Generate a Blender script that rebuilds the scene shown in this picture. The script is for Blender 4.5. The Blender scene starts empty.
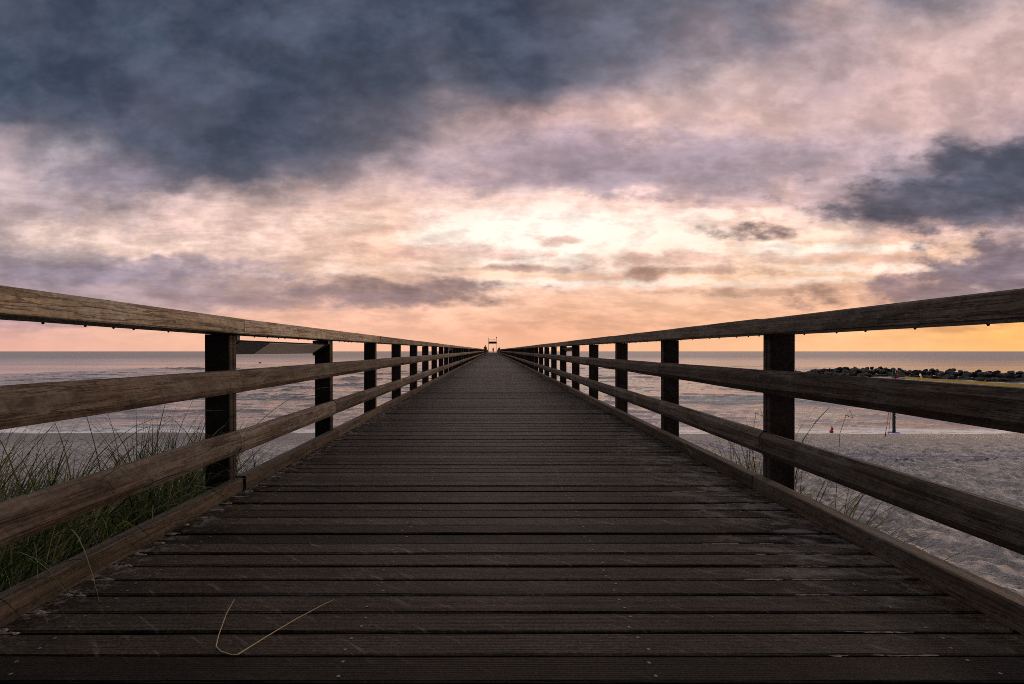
import bpy, math, random
import numpy as np
from mathutils import Vector, Matrix, noise as mnoise

random.seed(7)
RNG = np.random.default_rng(11)
S = bpy.context.scene
COL = S.collection
F = 525.0            # focal length in pixels of a 1024-wide frame
EYE = 0.88           # eye height above the decking
SEA = -2.27          # sea level
SLOPE = 0.0022       # the pier climbs very slightly seawards

# ------------------------------------------------------------------ helpers
def lin(c):
    return tuple((x / 255 / 12.92) if x / 255 <= 0.04045 else ((x / 255 + 0.055) / 1.055) ** 2.4 for x in c)

class MB:
    """collects vertices / faces, builds one mesh object"""
    def __init__(s):
        s.v, s.f, s.m, s.sm = [], [], [], []
    def add(s, vs, fs, mi=0, smooth=False):
        o = len(s.v)
        s.v += [tuple(p) for p in vs]
        for f in fs:
            s.f.append(tuple(i + o for i in f)); s.m.append(mi); s.sm.append(smooth)
    def box(s, x0, x1, y0, y1, z0, z1, mi=0):
        vs = [(x0,y0,z0),(x1,y0,z0),(x1,y1,z0),(x0,y1,z0),(x0,y0,z1),(x1,y0,z1),(x1,y1,z1),(x0,y1,z1)]
        s.add(vs, [(0,3,2,1),(4,5,6,7),(0,1,5,4),(1,2,6,5),(2,3,7,6),(3,0,4,7)], mi)
    def prism_y(s, prof, y0, y1, mi=0, segs=1, wob=0.0):
        """profile of (x,z), counter-clockwise seen from -Y, extruded along Y"""
        n = len(prof); vs = []; fs = []
        for k in range(segs + 1):
            y = y0 + (y1 - y0) * k / segs
            for (x, z) in prof:
                vs.append((x + random.uniform(-wob, wob), y, z + random.uniform(-wob, wob)))
        for k in range(segs):
            for i in range(n):
                j = (i + 1) % n
                fs.append((k*n+i, k*n+j, (k+1)*n+j, (k+1)*n+i))
        fs.append(tuple(range(n-1, -1, -1)) if False else tuple(range(n))[::-1])
        fs.append(tuple(segs*n + i for i in range(n)))
        s.add(vs, [f[::-1] for f in fs], mi)
    def tube(s, pts, r, seg=8, mi=0, cap=True, smooth=True):
        pts = [Vector(p) for p in pts]
        rs = r if isinstance(r, (list, tuple)) else [r] * len(pts)
        vs = []; fs = []
        for i, p in enumerate(pts):
            d = (pts[min(i+1, len(pts)-1)] - pts[max(i-1, 0)]).normalized()
            a = d.orthogonal().normalized() if abs(d.z) > .9 else d.cross(Vector((0,0,1))).normalized()
            b = d.cross(a)
            for k in range(seg):
                t = 2*math.pi*k/seg
                vs.append(p + (a*math.cos(t) + b*math.sin(t)) * rs[i])
        for i in range(len(pts)-1):
            for k in range(seg):
                l = (k+1) % seg
                fs.append((i*seg+k, i*seg+l, (i+1)*seg+l, (i+1)*seg+k))
        s.add(vs, fs, mi, smooth)
        if cap:
            s.add(vs[:seg], [tuple(range(seg))[::-1]], mi); s.add(vs[-seg:], [tuple(range(seg))], mi)
    def ball(s, c, rx, ry, rz, seg=10, ring=6, mi=0):
        vs = []; fs = []
        for i in range(ring+1):
            a = math.pi*i/ring
            for k in range(seg):
                t = 2*math.pi*k/seg
                vs.append((c[0]+rx*math.sin(a)*math.cos(t), c[1]+ry*math.sin(a)*math.sin(t), c[2]+rz*math.cos(a)))
        for i in range(ring):
            for k in range(seg):
                l = (k+1) % seg
                fs.append((i*seg+k, (i+1)*seg+k, (i+1)*seg+l, i*seg+l))
        s.add(vs, fs, mi, True)
    def build(s, name, mats, parent=None, loc=(0,0,0)):
        me = bpy.data.meshes.new(name)
        me.from_pydata(s.v, [], s.f)
        if not isinstance(mats, (list, tuple)): mats = [mats]
        for m in mats: me.materials.append(m)
        if len(mats) > 1: me.polygons.foreach_set('material_index', s.m)
        me.polygons.foreach_set('use_smooth', s.sm)
        me.update()
        o = bpy.data.objects.new(name, me); COL.objects.link(o); o.location = loc
        if parent: o.parent = parent
        return o

def np_mesh(name, V, Fq, mat, smooth=True):
    me = bpy.data.meshes.new(name)
    me.vertices.add(len(V)); me.vertices.foreach_set('co', np.ascontiguousarray(V, dtype=np.float32).ravel())
    nf, k = Fq.shape
    me.loops.add(nf*k); me.loops.foreach_set('vertex_index', np.ascontiguousarray(Fq, dtype=np.int32).ravel())
    me.polygons.add(nf)
    me.polygons.foreach_set('loop_start', np.arange(0, nf*k, k, dtype=np.int32))
    me.polygons.foreach_set('use_smooth', np.full(nf, smooth, dtype=bool))
    me.update(calc_edges=True); me.validate()
    me.materials.append(mat)
    o = bpy.data.objects.new(name, me); COL.objects.link(o)
    return o

def tag(o, label=None, cat=None, group=None, kind=None):
    for k, v in (('label', label), ('category', cat), ('group', group), ('kind', kind)):
        if v: o[k] = v
    return o

def thing(name, label, cat, loc=(0,0,0), group=None, rot=(0,0,0)):
    o = bpy.data.objects.new(name, None); COL.objects.link(o)
    o.location = loc; o.rotation_euler = rot; o.empty_display_size = .2
    return tag(o, label, cat, group)

def dup(src, parent=None, loc=None, rot=None):
    o = src.copy(); COL.objects.link(o)
    if parent: o.parent = parent
    if loc is not None: o.location = loc
    if rot is not None: o.rotation_euler = rot
    return o

def dup_tree(src, loc, label):
    r = dup(src, None, loc); r['label'] = label
    for ch in list(src.children):
        c = dup(ch, r)
        for g in list(ch.children): dup(g, c)
    return r

# numpy value noise ---------------------------------------------------------
def vnoise(x, y, seed=0):
    def h(i, j):
        n = (i * 374761393 + j * 668265263 + seed * 974711) & 0x7fffffff
        n = ((n ^ (n >> 13)) * 1274126177) & 0x7fffffff
        return ((n ^ (n >> 16)) & 0xffff) / 65535.0
    xi = np.floor(x).astype(np.int64); yi = np.floor(y).astype(np.int64)
    fx = x - xi; fy = y - yi
    fx = fx*fx*(3-2*fx); fy = fy*fy*(3-2*fy)
    a = h(xi, yi); b = h(xi+1, yi); c = h(xi, yi+1); d = h(xi+1, yi+1)
    return (a*(1-fx)+b*fx)*(1-fy) + (c*(1-fx)+d*fx)*fy
def fbm(x, y, o=4, seed=0, g=.5):
    r = 0; a = 1; t = 0
    for k in range(o):
        r = r + a*vnoise(x*2**k+17.3*k, y*2**k+9.1*k, seed+k); t += a; a *= g
    return r/t

# ------------------------------------------------------------------ node DSL
class E:
    nt = None
    def __init__(s, sock): s.k = sock
    @staticmethod
    def m(op, *a, clamp=False):
        n = E.nt.nodes.new('ShaderNodeMath'); n.operation = op; n.use_clamp = clamp
        for i, x in enumerate(a):
            if isinstance(x, E): E.nt.links.new(x.k, n.inputs[i])
            else: n.inputs[i].default_value = float(x)
        return E(n.outputs[0])
    def __add__(s, o): return E.m('ADD', s, o)
    __radd__ = __add__
    def __sub__(s, o): return E.m('SUBTRACT', s, o)
    def __rsub__(s, o): return E.m('SUBTRACT', o, s)
    def __mul__(s, o): return E.m('MULTIPLY', s, o)
    __rmul__ = __mul__
    def __truediv__(s, o): return E.m('DIVIDE', s, o)
    def __rtruediv__(s, o): return E.m('DIVIDE', o, s)
def emax(a, b): return E.m('MAXIMUM', a, b)
def emin(a, b): return E.m('MINIMUM', a, b)
def sat(a): return E.m('ADD', a, 0.0, clamp=True)
def sstep(a, lo, hi):
    n = E.nt.nodes.new('ShaderNodeMapRange'); n.interpolation_type = 'SMOOTHSTEP'
    E.nt.links.new(a.k, n.inputs[0])
    n.inputs[1].default_value = lo; n.inputs[2].default_value = hi
    n.inputs[3].default_value = 0; n.inputs[4].default_value = 1
    return E(n.outputs[0])
def lstep(a, lo, hi):
    n = E.nt.nodes.new('ShaderNodeMapRange'); E.nt.links.new(a.k, n.inputs[0])
    n.inputs[1].default_value = lo; n.inputs[2].default_value = hi
    return E(n.outputs[0])
def vec(x, y, z=0.0):
    n = E.nt.nodes.new('ShaderNodeCombineXYZ')
    for i, a in enumerate((x, y, z)):
        if isinstance(a, E): E.nt.links.new(a.k, n.inputs[i])
        else: n.inputs[i].default_value = a
    return E(n.outputs[0])
def sep(v):
    n = E.nt.nodes.new('ShaderNodeSeparateXYZ'); E.nt.links.new(v.k, n.inputs[0])
    return [E(o) for o in n.outputs]
def nz(v, scale=1.0, detail=4.0, rough=.5, dist=0.0, color=False):
    n = E.nt.nodes.new('ShaderNodeTexNoise'); E.nt.links.new(v.k, n.inputs['Vector'])
    n.inputs['Scale'].default_value = scale; n.inputs['Detail'].default_value = detail
    n.inputs['Roughness'].default_value = rough; n.inputs['Distortion'].default_value = dist
    return E(n.outputs[1 if color else 0])
def mixc(f, a, b, mode='MIX'):
    n = E.nt.nodes.new('ShaderNodeMix'); n.data_type = 'RGBA'; n.blend_type = mode
    for sock, x in ((n.inputs[0], f), (n.inputs[6], a), (n.inputs[7], b)):
        if isinstance(x, E): E.nt.links.new(x.k, sock)
        elif isinstance(x, (int, float)): sock.default_value = x
        else: sock.default_value = (*x[:3], 1)
    return E(n.outputs[2])
def ramp(f, stops, interp='LINEAR'):
    n = E.nt.nodes.new('ShaderNodeValToRGB'); E.nt.links.new(f.k, n.inputs[0])
    cr = n.color_ramp; cr.interpolation = interp
    while len(cr.elements) < len(stops): cr.elements.new(.5)
    for e, (p, c) in zip(cr.elements, sorted(stops, key=lambda q: q[0])):
        e.position = p; e.color = (*c[:3], 1)
    return E(n.outputs[0])
def bump(h, strength=.5, dist=.01, normal=None):
    n = E.nt.nodes.new('ShaderNodeBump'); E.nt.links.new(h.k, n.inputs['Height'])
    n.inputs['Strength'].default_value = strength; n.inputs['Distance'].default_value = dist
    if normal: E.nt.links.new(normal.k, n.inputs['Normal'])
    return E(n.outputs[0])
def new_mat(name):
    m = bpy.data.materials.new(name); m.use_nodes = True
    E.nt = m.node_tree
    b = m.node_tree.nodes['Principled BSDF']
    return m, b
def setp(b, key, x):
    if isinstance(x, E): E.nt.links.new(x.k, b.inputs[key])
    elif isinstance(x, (int, float)): b.inputs[key].default_value = x
    else: b.inputs[key].default_value = (*x[:3], 1)
def coord(kind='Object'):
    n = E.nt.nodes.new('ShaderNodeTexCoord'); return E(n.outputs[kind])
def geo_pos():
    n = E.nt.nodes.new('ShaderNodeNewGeometry'); return E(n.outputs['Position'])
def island():
    n = E.nt.nodes.new('ShaderNodeNewGeometry'); return E(n.outputs['Random Per Island'])
def objrand():
    n = E.nt.nodes.new('ShaderNodeObjectInfo'); return E(n.outputs['Random'])

def simple_mat(name, c, rough=.6, metal=0.0, var=.25, scale=20):
    m, b = new_mat(name)
    n = nz(coord(), scale, 5, .6)
    setp(b, 'Base Color', mixc(n, tuple(x*(1-var) for x in c), tuple(min(1, x*(1+var)) for x in c)))
    setp(b, 'Roughness', rough); setp(b, 'Metallic', metal)
    setp(b, 'Normal', bump(n, .15, .005))
    return m

# ------------------------------------------------------------------ materials
def timber(name, dark, light, grey, rough=.62, gscale=1.0):
    """weathered timber with its grain along local Y"""
    m, b = new_mat(name)
    x, y, z = sep(coord()); r = objrand()
    off = r * 37.0
    g1 = nz(vec(x*34*gscale + off, y*1.1 + off, z*34*gscale), 1, 5, .6, .8)
    g2 = nz(vec(x*110*gscale, y*2.5 + off, z*110*gscale), 1, 3, .6)
    blot = nz(vec(x*5 + off, y*2.2, z*5), 1, 4, .65)
    saw = nz(vec(x*3, y*9 + z*7 + off, z*3), 1, 4, .7, 1.5)
    c = mixc(sstep(g1, .36, .64), dark, light)
    c = mixc(sstep(blot, .46, .62)*.6, c, grey)
    c = mixc(sstep(saw, .48, .66)*.32, c, tuple(q*.42 for q in dark))
    iso = E.m('ABSOLUTE', nz(vec(x*16*gscale + off, y*.9 + off*2, z*16*gscale), 1, 4, .6) - .5)
    crack = emax(sstep(g2, .56, .66)*.6, 1 - sstep(iso, .003, .012))
    c = mixc(crack*.62, c, tuple(q*.35 for q in dark))
    spk = nz(vec(x*70, y*45 + off, z*70), 1, 4, .7)
    sv = sstep(spk, .3, .7)*.5 + .75
    c = mixc(1.0, c, vec(sv, sv, sv), 'MULTIPLY')
    v = r*.45 + .42
    c = mixc(1.0, c, vec(v, v, v), 'MULTIPLY')
    setp(b, 'Base Color', c); setp(b, 'Roughness', rough)
    setp(b, 'Specular IOR Level', .12)
    setp(b, 'Normal', bump(g1*.5 + saw*.5 + spk*.4 - crack*.5, .9, .005))
    return m
M_RAIL = timber('rail_timber', (.058,.041,.030), (.145,.106,.080), (.165,.143,.127))
M_HAND = timber('handrail_timber', (.112,.083,.056), (.29,.222,.160), (.315,.275,.24))
M_POST = timber('post_timber', (.026,.018,.014), (.075,.05,.038), (.085,.068,.06))
M_KERB = timber('kerb_timber', (.055,.038,.027), (.13,.092,.066), (.12,.103,.09))
M_PILE = timber('pile_timber', (.045,.035,.028), (.09,.07,.055), (.08,.075,.07))

def deck_mat():
    m, b = new_mat('decking_boards')
    x, y, z = sep(coord()); r = island()
    off = r*53.0
    g1 = nz(vec(x*1.6 + off, y*45, off), 1, 6, .65, .6)
    fib = nz(vec(x*9 + off, y*240, off), 1, 4, .65)
    blot = nz(vec(x*2.6 + off*.1, y*1.7, 0.0), 1, 6, .68)
    spk = nz(vec(x*75, y*75 + off, 1.0), 1, 4, .72)
    c = mixc(sstep(g1, .36, .66), (.026,.019,.015), (.105,.082,.066))
    c = mixc(sstep(r, .15, .85)*.6, c, (.070,.057,.049))
    c = mixc(sstep(blot, .44, .64)*.5, c, (.122,.102,.088))
    c = mixc(sstep(fib, .50, .66)*.6, c, (.014,.011,.010))
    iso = E.m('ABSOLUTE', nz(vec(x*1.3 + off, y*48 + off*3, 2.0), 1, 4, .6) - .5)
    c = mixc((1 - sstep(iso, .004, .016))*.75, c, (.008,.006,.005))
    far_sheen = sstep(y, 5.0, 55.0)*.75 + 1.0      # low-sky sheen on the farther boards, put into their colour
    c = mixc(1.0, c, vec(far_sheen, far_sheen*.96, far_sheen*.92), 'MULTIPLY')
    fade = 1 - sstep(y, 7.0, 20.0)
    sv = (sstep(spk, .28, .72) - .5)*1.25*fade + 1.0
    c = mixc(1.0, c, vec(sv, sv, sv), 'MULTIPLY')
    # slanting scuffs and pale scratches
    sc = nz(vec(x*6 + off, y*34 + x*26, off), 1, 5, .72)
    c = mixc(sstep(sc, .57, .68)*.65, c, (.27,.235,.21))
    chip = nz(vec(x*16, y*60, 6.0), 1, 3, .7)
    c = mixc(sstep(chip, .70, .75)*.7, c, (.26,.23,.21))
    # dry sand trodden in along the right-hand side
    sn = nz(vec(x*4.5 + y*3, y*6.0, 3.0), 1, 7, .72, .5)
    band = sstep(x, .85, 1.40)*sstep(y, 1.45, 2.1)*(1 - sstep(y, 3.2, 8.0))
    edge = sstep(nz(vec(x*14, y*14, 8.0), 1, 5, .72), .49, .62)
    v = r*.50 + .08
    c = mixc(1.0, c, vec(v, v*.97, v*.94), 'MULTIPLY')
    # old knots and dark damp stains
    kn = nz(vec(x*3.5 + off, y*9.0, off), 1, 3, .6)
    c = mixc(sstep(kn, .60, .70)*.6, c, (.016,.012,.010))
    dust = sstep(sn, .47, .60)*band*.52
    lb = (1 - sstep(x, -1.53, -1.36))*edge*.6
    rb = sstep(x, 1.40, 1.62)*edge*.3
    c = mixc(emax(dust, emax(lb, rb)), c, (.21,.185,.17))
    setp(b, 'Base Color', c)
    setp(b, 'Roughness', lstep(g1, .2, .8)*.2 + .40)
    setp(b, 'Specular IOR Level', .11)
    setp(b, 'Specular Tint', (1.0, .80, .66))
    groove = E.m('SINE', y*(2*math.pi/.0085))
    setp(b, 'Normal', bump(groove*.16 + g1*.6 + fib*.6 + spk*.35, .8, .005))
    return m
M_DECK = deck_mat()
M_SCREW = simple_mat('screw_steel', (.16,.15,.15), .45, .6)
M_HOLE = simple_mat('screw_hole_dark', (.012,.010,.009), .8)
M_DARKMETAL = simple_mat('dark_painted_metal', (.03,.03,.032), .45, .3)
M_PANEL = simple_mat('brushed_grey_panel', (.22,.215,.21), .42, .0, .25, 60)

def sand_mat():
    m, b = new_mat('beach_sand')
    p = geo_pos(); x, y, z = sep(p)
    n1 = nz(vec(x, y, z), 1.3, 6, .6); n2 = nz(vec(x, y, z), 9, 6, .65); n3 = nz(vec(x, y, z), 70, 3, .6)
    n4 = nz(vec(x*.8, y, z), 24, 5, .72); n5 = nz(vec(x*.6, y*1.3, z), 4.5, 6, .7, .5)
    c = mixc(sstep(n2, .34, .66), (.38,.335,.33), (.66,.595,.585))
    c = mixc(sstep(n1, .45, .7)*.35, c, (.40,.34,.32))
    c = mixc(sstep(n4, .55, .64)*.42, c, (.17,.14,.132))
    c = mixc(sstep(n5, .58, .66)*.42, c, (.20,.17,.16))
    deb = sstep(nz(vec(x*3, y*9, z), 3.0, 5, .7), .64, .70)
    c = mixc(deb*.7, c, (.06,.05,.045))
    wet = 1 - sstep(z + n1*.12, SEA + .10, SEA + .26)
    c = mixc(wet*.75, c, (.10,.088,.085))
    setp(b, 'Base Color', c)
    setp(b, 'Roughness', .95 - wet*.5)
    setp(b, 'Specular IOR Level', .12 + wet*.4)
    setp(b, 'Normal', bump(n2*.8 + n5*.8 + n4*.5 + n3*.3, 1.0, .13))
    return m
M_SAND = sand_mat()
M_LOOSE = simple_mat('loose_dry_sand', (.19,.165,.15), .95, 0, .3, 90)

def sea_mat():
    m, b = new_mat('sea_water')
    p = geo_pos(); x, y, z = sep(p)
    w0 = nz(vec(x*.07, y*.24, 12.0), 1, 3, .55, .5)
    w1 = nz(vec(x*.20, y*.75, 0.0), 1, 5, .62, .6)
    w2 = nz(vec(x*.7, y*2.6, 5.0), 1, 5, .62, .4)
    w3 = nz(vec(x*3.2, y*8.5, 9.0), 1, 3, .6)
    far = sstep(y, 60.0, 600.0)
    # foam along the wash and on the breaking crests
    fn = nz(vec(x*.5, y*1.6, 2.0), 1.4, 6, .7, 1.2)
    fn2 = nz(vec(x*2.0, y*5, 4.0), 1.5, 5, .7)
    line = nz(vec(x*.16, 0.0, 1.0), 1, 3, .5)
    yy = y + (line - .5)*3.0
    wash = (1 - sstep(yy, 20.6, 22.0))
    foam = wash*sstep(fn*.6 + fn2*.4, .40, .52)
    crest = sstep(z, SEA + .17, SEA + .27)*sstep(fn2, .50, .62)*(1 - sstep(y, 40.0, 60.0))*.6
    foam = emax(foam, crest)
    setp(b, 'Base Color', mixc(foam, (.19,.150,.132), (.74,.67,.65)))
    wind = nz(vec(x*.012, y*.06, 3.0), 1, 5, .65)
    rg = lstep(y, 50.0, 300.0)*.34 + .05 + (wind - .5)*.25*sstep(y, 25.0, 80.0)
    setp(b, 'Roughness', rg + foam*.6)
    setp(b, 'IOR', 2.1)
    setp(b, 'Normal', bump(w0*.5 + w1*1.2 + w2*.8 + w3*.22, .85, .11))
    return m
def mixf(f, a, b):
    return f*(b - a) + a
M_SEA = sea_mat()

def grass_mat():
    m, b = new_mat('marram_grass')
    r = island(); x, y, z = sep(coord())
    c = ramp(r, [(0,(.012,.024,.007)),(.35,(.036,.062,.014)),(.6,(.095,.115,.030)),(.82,(.16,.150,.050)),(1,(.23,.18,.08))])
    setp(b, 'Base Color', c); setp(b, 'Roughness', .5)
    setp(b, 'Specular IOR Level', .3)
    tr = m.node_tree.nodes.new('ShaderNodeBsdfTranslucent'); E.nt.links.new(c.k, tr.inputs[0])
    mx = m.node_tree.nodes.new('ShaderNodeMixShader'); mx.inputs[0].default_value = .35
    E.nt.links.new(b.outputs[0], mx.inputs[1]); E.nt.links.new(tr.outputs[0], mx.inputs[2])
    E.nt.links.new(mx.outputs[0], m.node_tree.nodes['Material Output'].inputs[0])
    return m
M_GRASS = grass_mat()
M_STRAW = simple_mat('dry_straw', (.27,.20,.105), .6, 0, .2, 60)
M_ROCK = None
def rock_mat():
    m, b = new_mat('breakwater_rock')
    p = coord(); n = nz(p, 3, 6, .65); n2 = nz(p, 11, 5, .65); r = objrand()
    c = mixc(sstep(n, .35, .7), (.014,.013,.013), (.058,.052,.050))
    c = mixc(r*.5, c, (.035,.026,.022))
    setp(b, 'Base Color', c); setp(b, 'Roughness', .75)
    setp(b, 'Normal', bump(n*.7 + n2*.3, .9, .08))
    return m
M_ROCK = rock_mat()
M_BLUE = simple_mat('blue_tape', (.02,.04,.34), .55)
M_YELLOW = simple_mat('yellow_webbing', (.62,.42,.06), .6)
M_POLE = simple_mat('dark_teal_pole', (.02,.045,.055), .45, .2)
M_RED = simple_mat('red_plastic', (.45,.06,.035), .45)
M_CORD = simple_mat('black_cord', (.02,.02,.022), .8)
M_WHITE = simple_mat('white_paint', (.62,.60,.57), .5)
def rope_mat():
    m, b = new_mat('red_white_rope')
    x, y, z = sep(coord())
    s = E.m('SINE', z*38.0)
    setp(b, 'Base Color', mixc(sstep(s, -.1, .1), (.55,.10,.07), (.70,.66,.62))); setp(b, 'Roughness', .8)
    return m
M_ROPE = rope_mat()
M_SKIN = simple_mat('skin', (.42,.26,.19), .55)
M_HAIR = simple_mat('dark_hair', (.025,.018,.014), .6)
M_COAT = simple_mat('black_coat', (.018,.018,.022), .8)
M_JEANS = simple_mat('dark_jeans', (.03,.035,.05), .8)
M_BROWN = simple_mat('brown_jacket', (.11,.05,.03), .8)
M_BEIGE = simple_mat('pale_trousers', (.36,.27,.22), .8)
M_SHOE = simple_mat('dark_shoe', (.02,.02,.02), .6)
M_SIGN = simple_mat('dark_board', (.02,.018,.017), .6)
M_BIRD = simple_mat('dark_feathers', (.025,.024,.024), .6)

# ------------------------------------------------------------------ sky
SUN_AZ, SUN_EL = math.radians(68), math.radians(9)
XS = [i*64 for i in range(17)]
ROWS = {
0:   "3a4b61 3a4c62 3e5067 37485f 32425a 46566c 4c5a70 3a4a5f 374458 7a7688 555c6e 6e6e7d 737080 bea5a5 69697a 8c828a a59498",
40:  "42526a 3a4960 38485f 3e4e64 37465c 404e64 3e4c60 3e4b5f 465266 64687a 6c6c7e a5949c 7d7887 a08e96 af9b9e b49ea0 bea5a5",
80:  "48556e 424e64 4c566e 404c62 465062 525a6c 4e5464 706e7c 555a6c 706e7e 8c828e 968a92 af9b9e a8949b c6aaaa c8acac c3a8a8",
120: "5a5c6e 545868 5c5e72 4e5466 4c5264 5c5e70 78707a a59194 af9698 c3a5a5 cdafac c3a8a8 cdafac bea5a7 c8acac bea5a8 af989e",
150: "a596a2 87808e 585c6e 505567 525668 5c5c6e 807682 af989b aa949b a5919b ac969e a5929b ac98a0 b9a0a5 b49da2 827884 525464",
180: "c3acb2 a0929e 8c808e 5f5f6e 626070 91828c b99ea0 b99ea0 a59198 968791 9b8c96 a08f96 aa969b af989b 6e6976 525464 505262",
205: "b9a5ac af9ba5 968791 c3a8aa cdafac d4b2ac dcb9b2 ebc8bc f0cec0 f0ccbe ebc6b8 dcb8ae d2aea4 a58e91 69626e 66626e 5f5c6c",
230: "bea8ac d7bcb9 e1c3be e1c0bc e1c0b9 e4beb4 ebc3b6 ffe4d4 ffeee1 fff0e4 ffeedd ffe6d4 f0ccb8 f8d8c0 c8a59b b99b96 af9696",
250: "b4a0a8 cdb4b4 e4c6c0 e1c1bc e1beb6 e6c0b4 e8beae f8d4c0 fff0e2 ffeedf f8dcc8 f2cfb8 f4ccb2 ebbea2 f0c3a5 ebc3aa 96828a",
270: "9e8e9b a0919d a5949e bea5a8 d7b6af e1bcaf e1b9a8 dcb4a2 f5d0b6 e8bea5 deb29b f0c6a8 f8d0af f5cdac cda594 968082 87767d",
290: "a594a0 a896a0 af9ba2 aa969d af9696 a58c8a a08782 b4968a f5cdb2 f5c8aa f0c3a5 f5c8a8 f0c3a2 e1b496 a58782 968080 8c7a7d",
310: "aa96a0 af9ba0 b9a0a0 c8a8a0 e1b49e e8b9a0 f0bea2 f5c3a5 f5c3a5 ebb998 f0be9b f0be9b ebb996 ebb996 e6b491 f0b987 fac382",
330: "d7aa9e e1b2a0 ebb9a0 f0bca0 f2bea0 f5bea0 f5c0a2 f5be9e f0b694 f0b691 f2b994 f2ba91 f5bc8e f8c08c f8be82 f8bc76 fabe6e",
351: "ebb49e ebb69e eeb99e f2bc9e f5be9e f6be9e f6be9c f6bc98 f5ba94 f6bc92 f6be92 f8c092 fac492 fcc68e fcc488 fcc27e fcc076",
}
def hexc(h): return lin(tuple(int(h[i:i+2], 16) for i in (0, 2, 4)))

world = bpy.data.worlds.new("World"); S.world = world; world.use_nodes = True
wn = world.node_tree; E.nt = wn
for n in list(wn.nodes): wn.nodes.remove(n)
d = coord('Generated')
dx, dy, dz = sep(d)
hor = E.m('SQRT', dx*dx + dy*dy + 1e-6)
den = emax(dy, hor*.33)
uu = dx/den
vv = emax(dz, 0.0)/den
# cloud turbulence: the broad bank shapes are broken up by layered noise on the sky
kk = sstep(vv, .01, .22)*.85 + .15
wr, wg, wb = sep(nz(vec(uu*3.2, vv*6.4, .3), 1.0, 3, .5, 0.0, color=True))
w2r, w2g, w2b = sep(nz(vec(uu*9.0, vv*14.0, 1.7), 1.0, 5, .56, 0.0, color=True))
pxx = uu*525.0 + 492.5 + ((wr - .5)*95.0 + (w2r - .5)*75.0)*kk
pyy = 351.3 - vv*525.0 + ((wg - .5)*50.0 + (w2g - .5)*52.0)*kk
fx = pxx/1024.0
ys = sorted(ROWS)
cur = None
for i, yr in enumerate(ys):
    cols = ROWS[yr].split()
    gk = .985 if yr >= 290 else 1.0
    bk = .975 if yr <= 120 else 1.0
    c = ramp(fx, [(x/1024.0, tuple(a_*b_ for a_, b_ in zip(hexc(h), (1.04 if yr <= 120 else 1, gk**2.2, (bk if yr <= 120 or yr > 290 or x > 400 else .965)**2.2)))) for x, h in zip(XS, cols)], 'EASE')
    if cur is None: cur = c
    else: cur = mixc(lstep(pyy, ys[i-1], yr), cur, c)
bn = nz(vec(uu*12.0, vv*25.0, 2.0), 1.0, 8, .62, 0.0)
be = nz(vec(uu*5.5 + 3.0, vv*7.0, 6.0), 1.0, 8, .60, .2)
X0 = uu*525.0 + 492.5 + (w2r - .5)*26.0; Y0 = 351.3 - vv*525.0 + (w2g - .5)*16.0
def cloud(cur, cx, cy, w, h, colr, a, sh, lo=-.15, hi=.85, rim=0.0):
    ex = (X0 - cx)*(1/w); ey = (Y0 - cy)*(1/h)
    e = 1.0 - ex*ex - ey*ey + (bn - .5)*(sh*2.2)
    if rim:
        g_ = sstep(e, lo-.9, lo)*(1 - sstep(e, lo+.1, hi))*rim + 1.0
        cur = mixc(1.0, cur, vec(g_, g_, g_), 'MULTIPLY')
    return mixc(sstep(e, lo, hi)*a, cur, lin(colr))
# bright breaks where the low sun burns through
for (cx, cy, w, h, a, sh, cc) in [(545,240,140,20,.95,2.0,0),(610,262,140,12,.9,2.2,0),(465,238,80,17,.8,2.2,0),(650,216,120,7,.7,2.6,0),
    (735,214,70,7,.55,2.8,1),(850,249,100,7,.85,2.6,0),(770,252,90,8,.8,2.6,0),(700,282,150,5,.6,2.8,0),(560,284,110,6,.65,2.6,0),
    (330,222,70,9,.45,2.8,1),(870,268,90,6,.7,2.8,0),(420,268,130,6,.5,2.8,1),(975,290,24,7,.7,2.0,1),(150,246,150,8,.4,2.8,1)]:
    cur = cloud(cur, cx, cy, w, h, (255,224,206) if cc else (255,238,224), a*.8, sh, -.45, 1.15)
# the mauve middle layer and the heavy slate bank overhead with its ragged lower edge
cur = cloud(cur, 640, 164, 230, 34, (158,140,150), .62, 2.0, -.3, .9, .10)
cur = cloud(cur, 760, 190, 160, 16, (168,148,154), .5, 2.4, -.3, .9, .08)
cur = cloud(cur, 120, 172, 70, 24, (128,118,134), .6, 2.2, -.3, .9, .08)
yb = sep(ramp(fxx if False else (uu*525.0 + 492.5)*(1/1024.0), [(p_/1024, (v_/300,)*3) for p_, v_ in
    ((0,128),(90,150),(190,200),(290,196),(380,172),(450,128),(520,138),(600,96),(690,84),(740,70),(850,34),(960,22),(1024,16))], 'EASE'))[0]*300.0
dd = yb - (351.3 - vv*525.0) + (be - .5)*120.0 + (bn - .5)*46.0
bank = sstep(dd, -12.0, 52.0)
g_ = sstep(dd, -46.0, -8.0)*(1 - sstep(dd, -4.0, 26.0))*.10 + 1.0
cur = mixc(1.0, cur, vec(g_, g_, g_), 'MULTIPLY')
bankc = mixc(sstep(be, .36, .64), lin((49,58,74)), lin((78,83,99)))
rt = sstep(uu, .02, .55)
bankc = mixc(rt*.55, bankc, lin((128,120,132)))
cur = mixc(bank*(.74 - rt*.25), cur, bankc)
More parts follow.
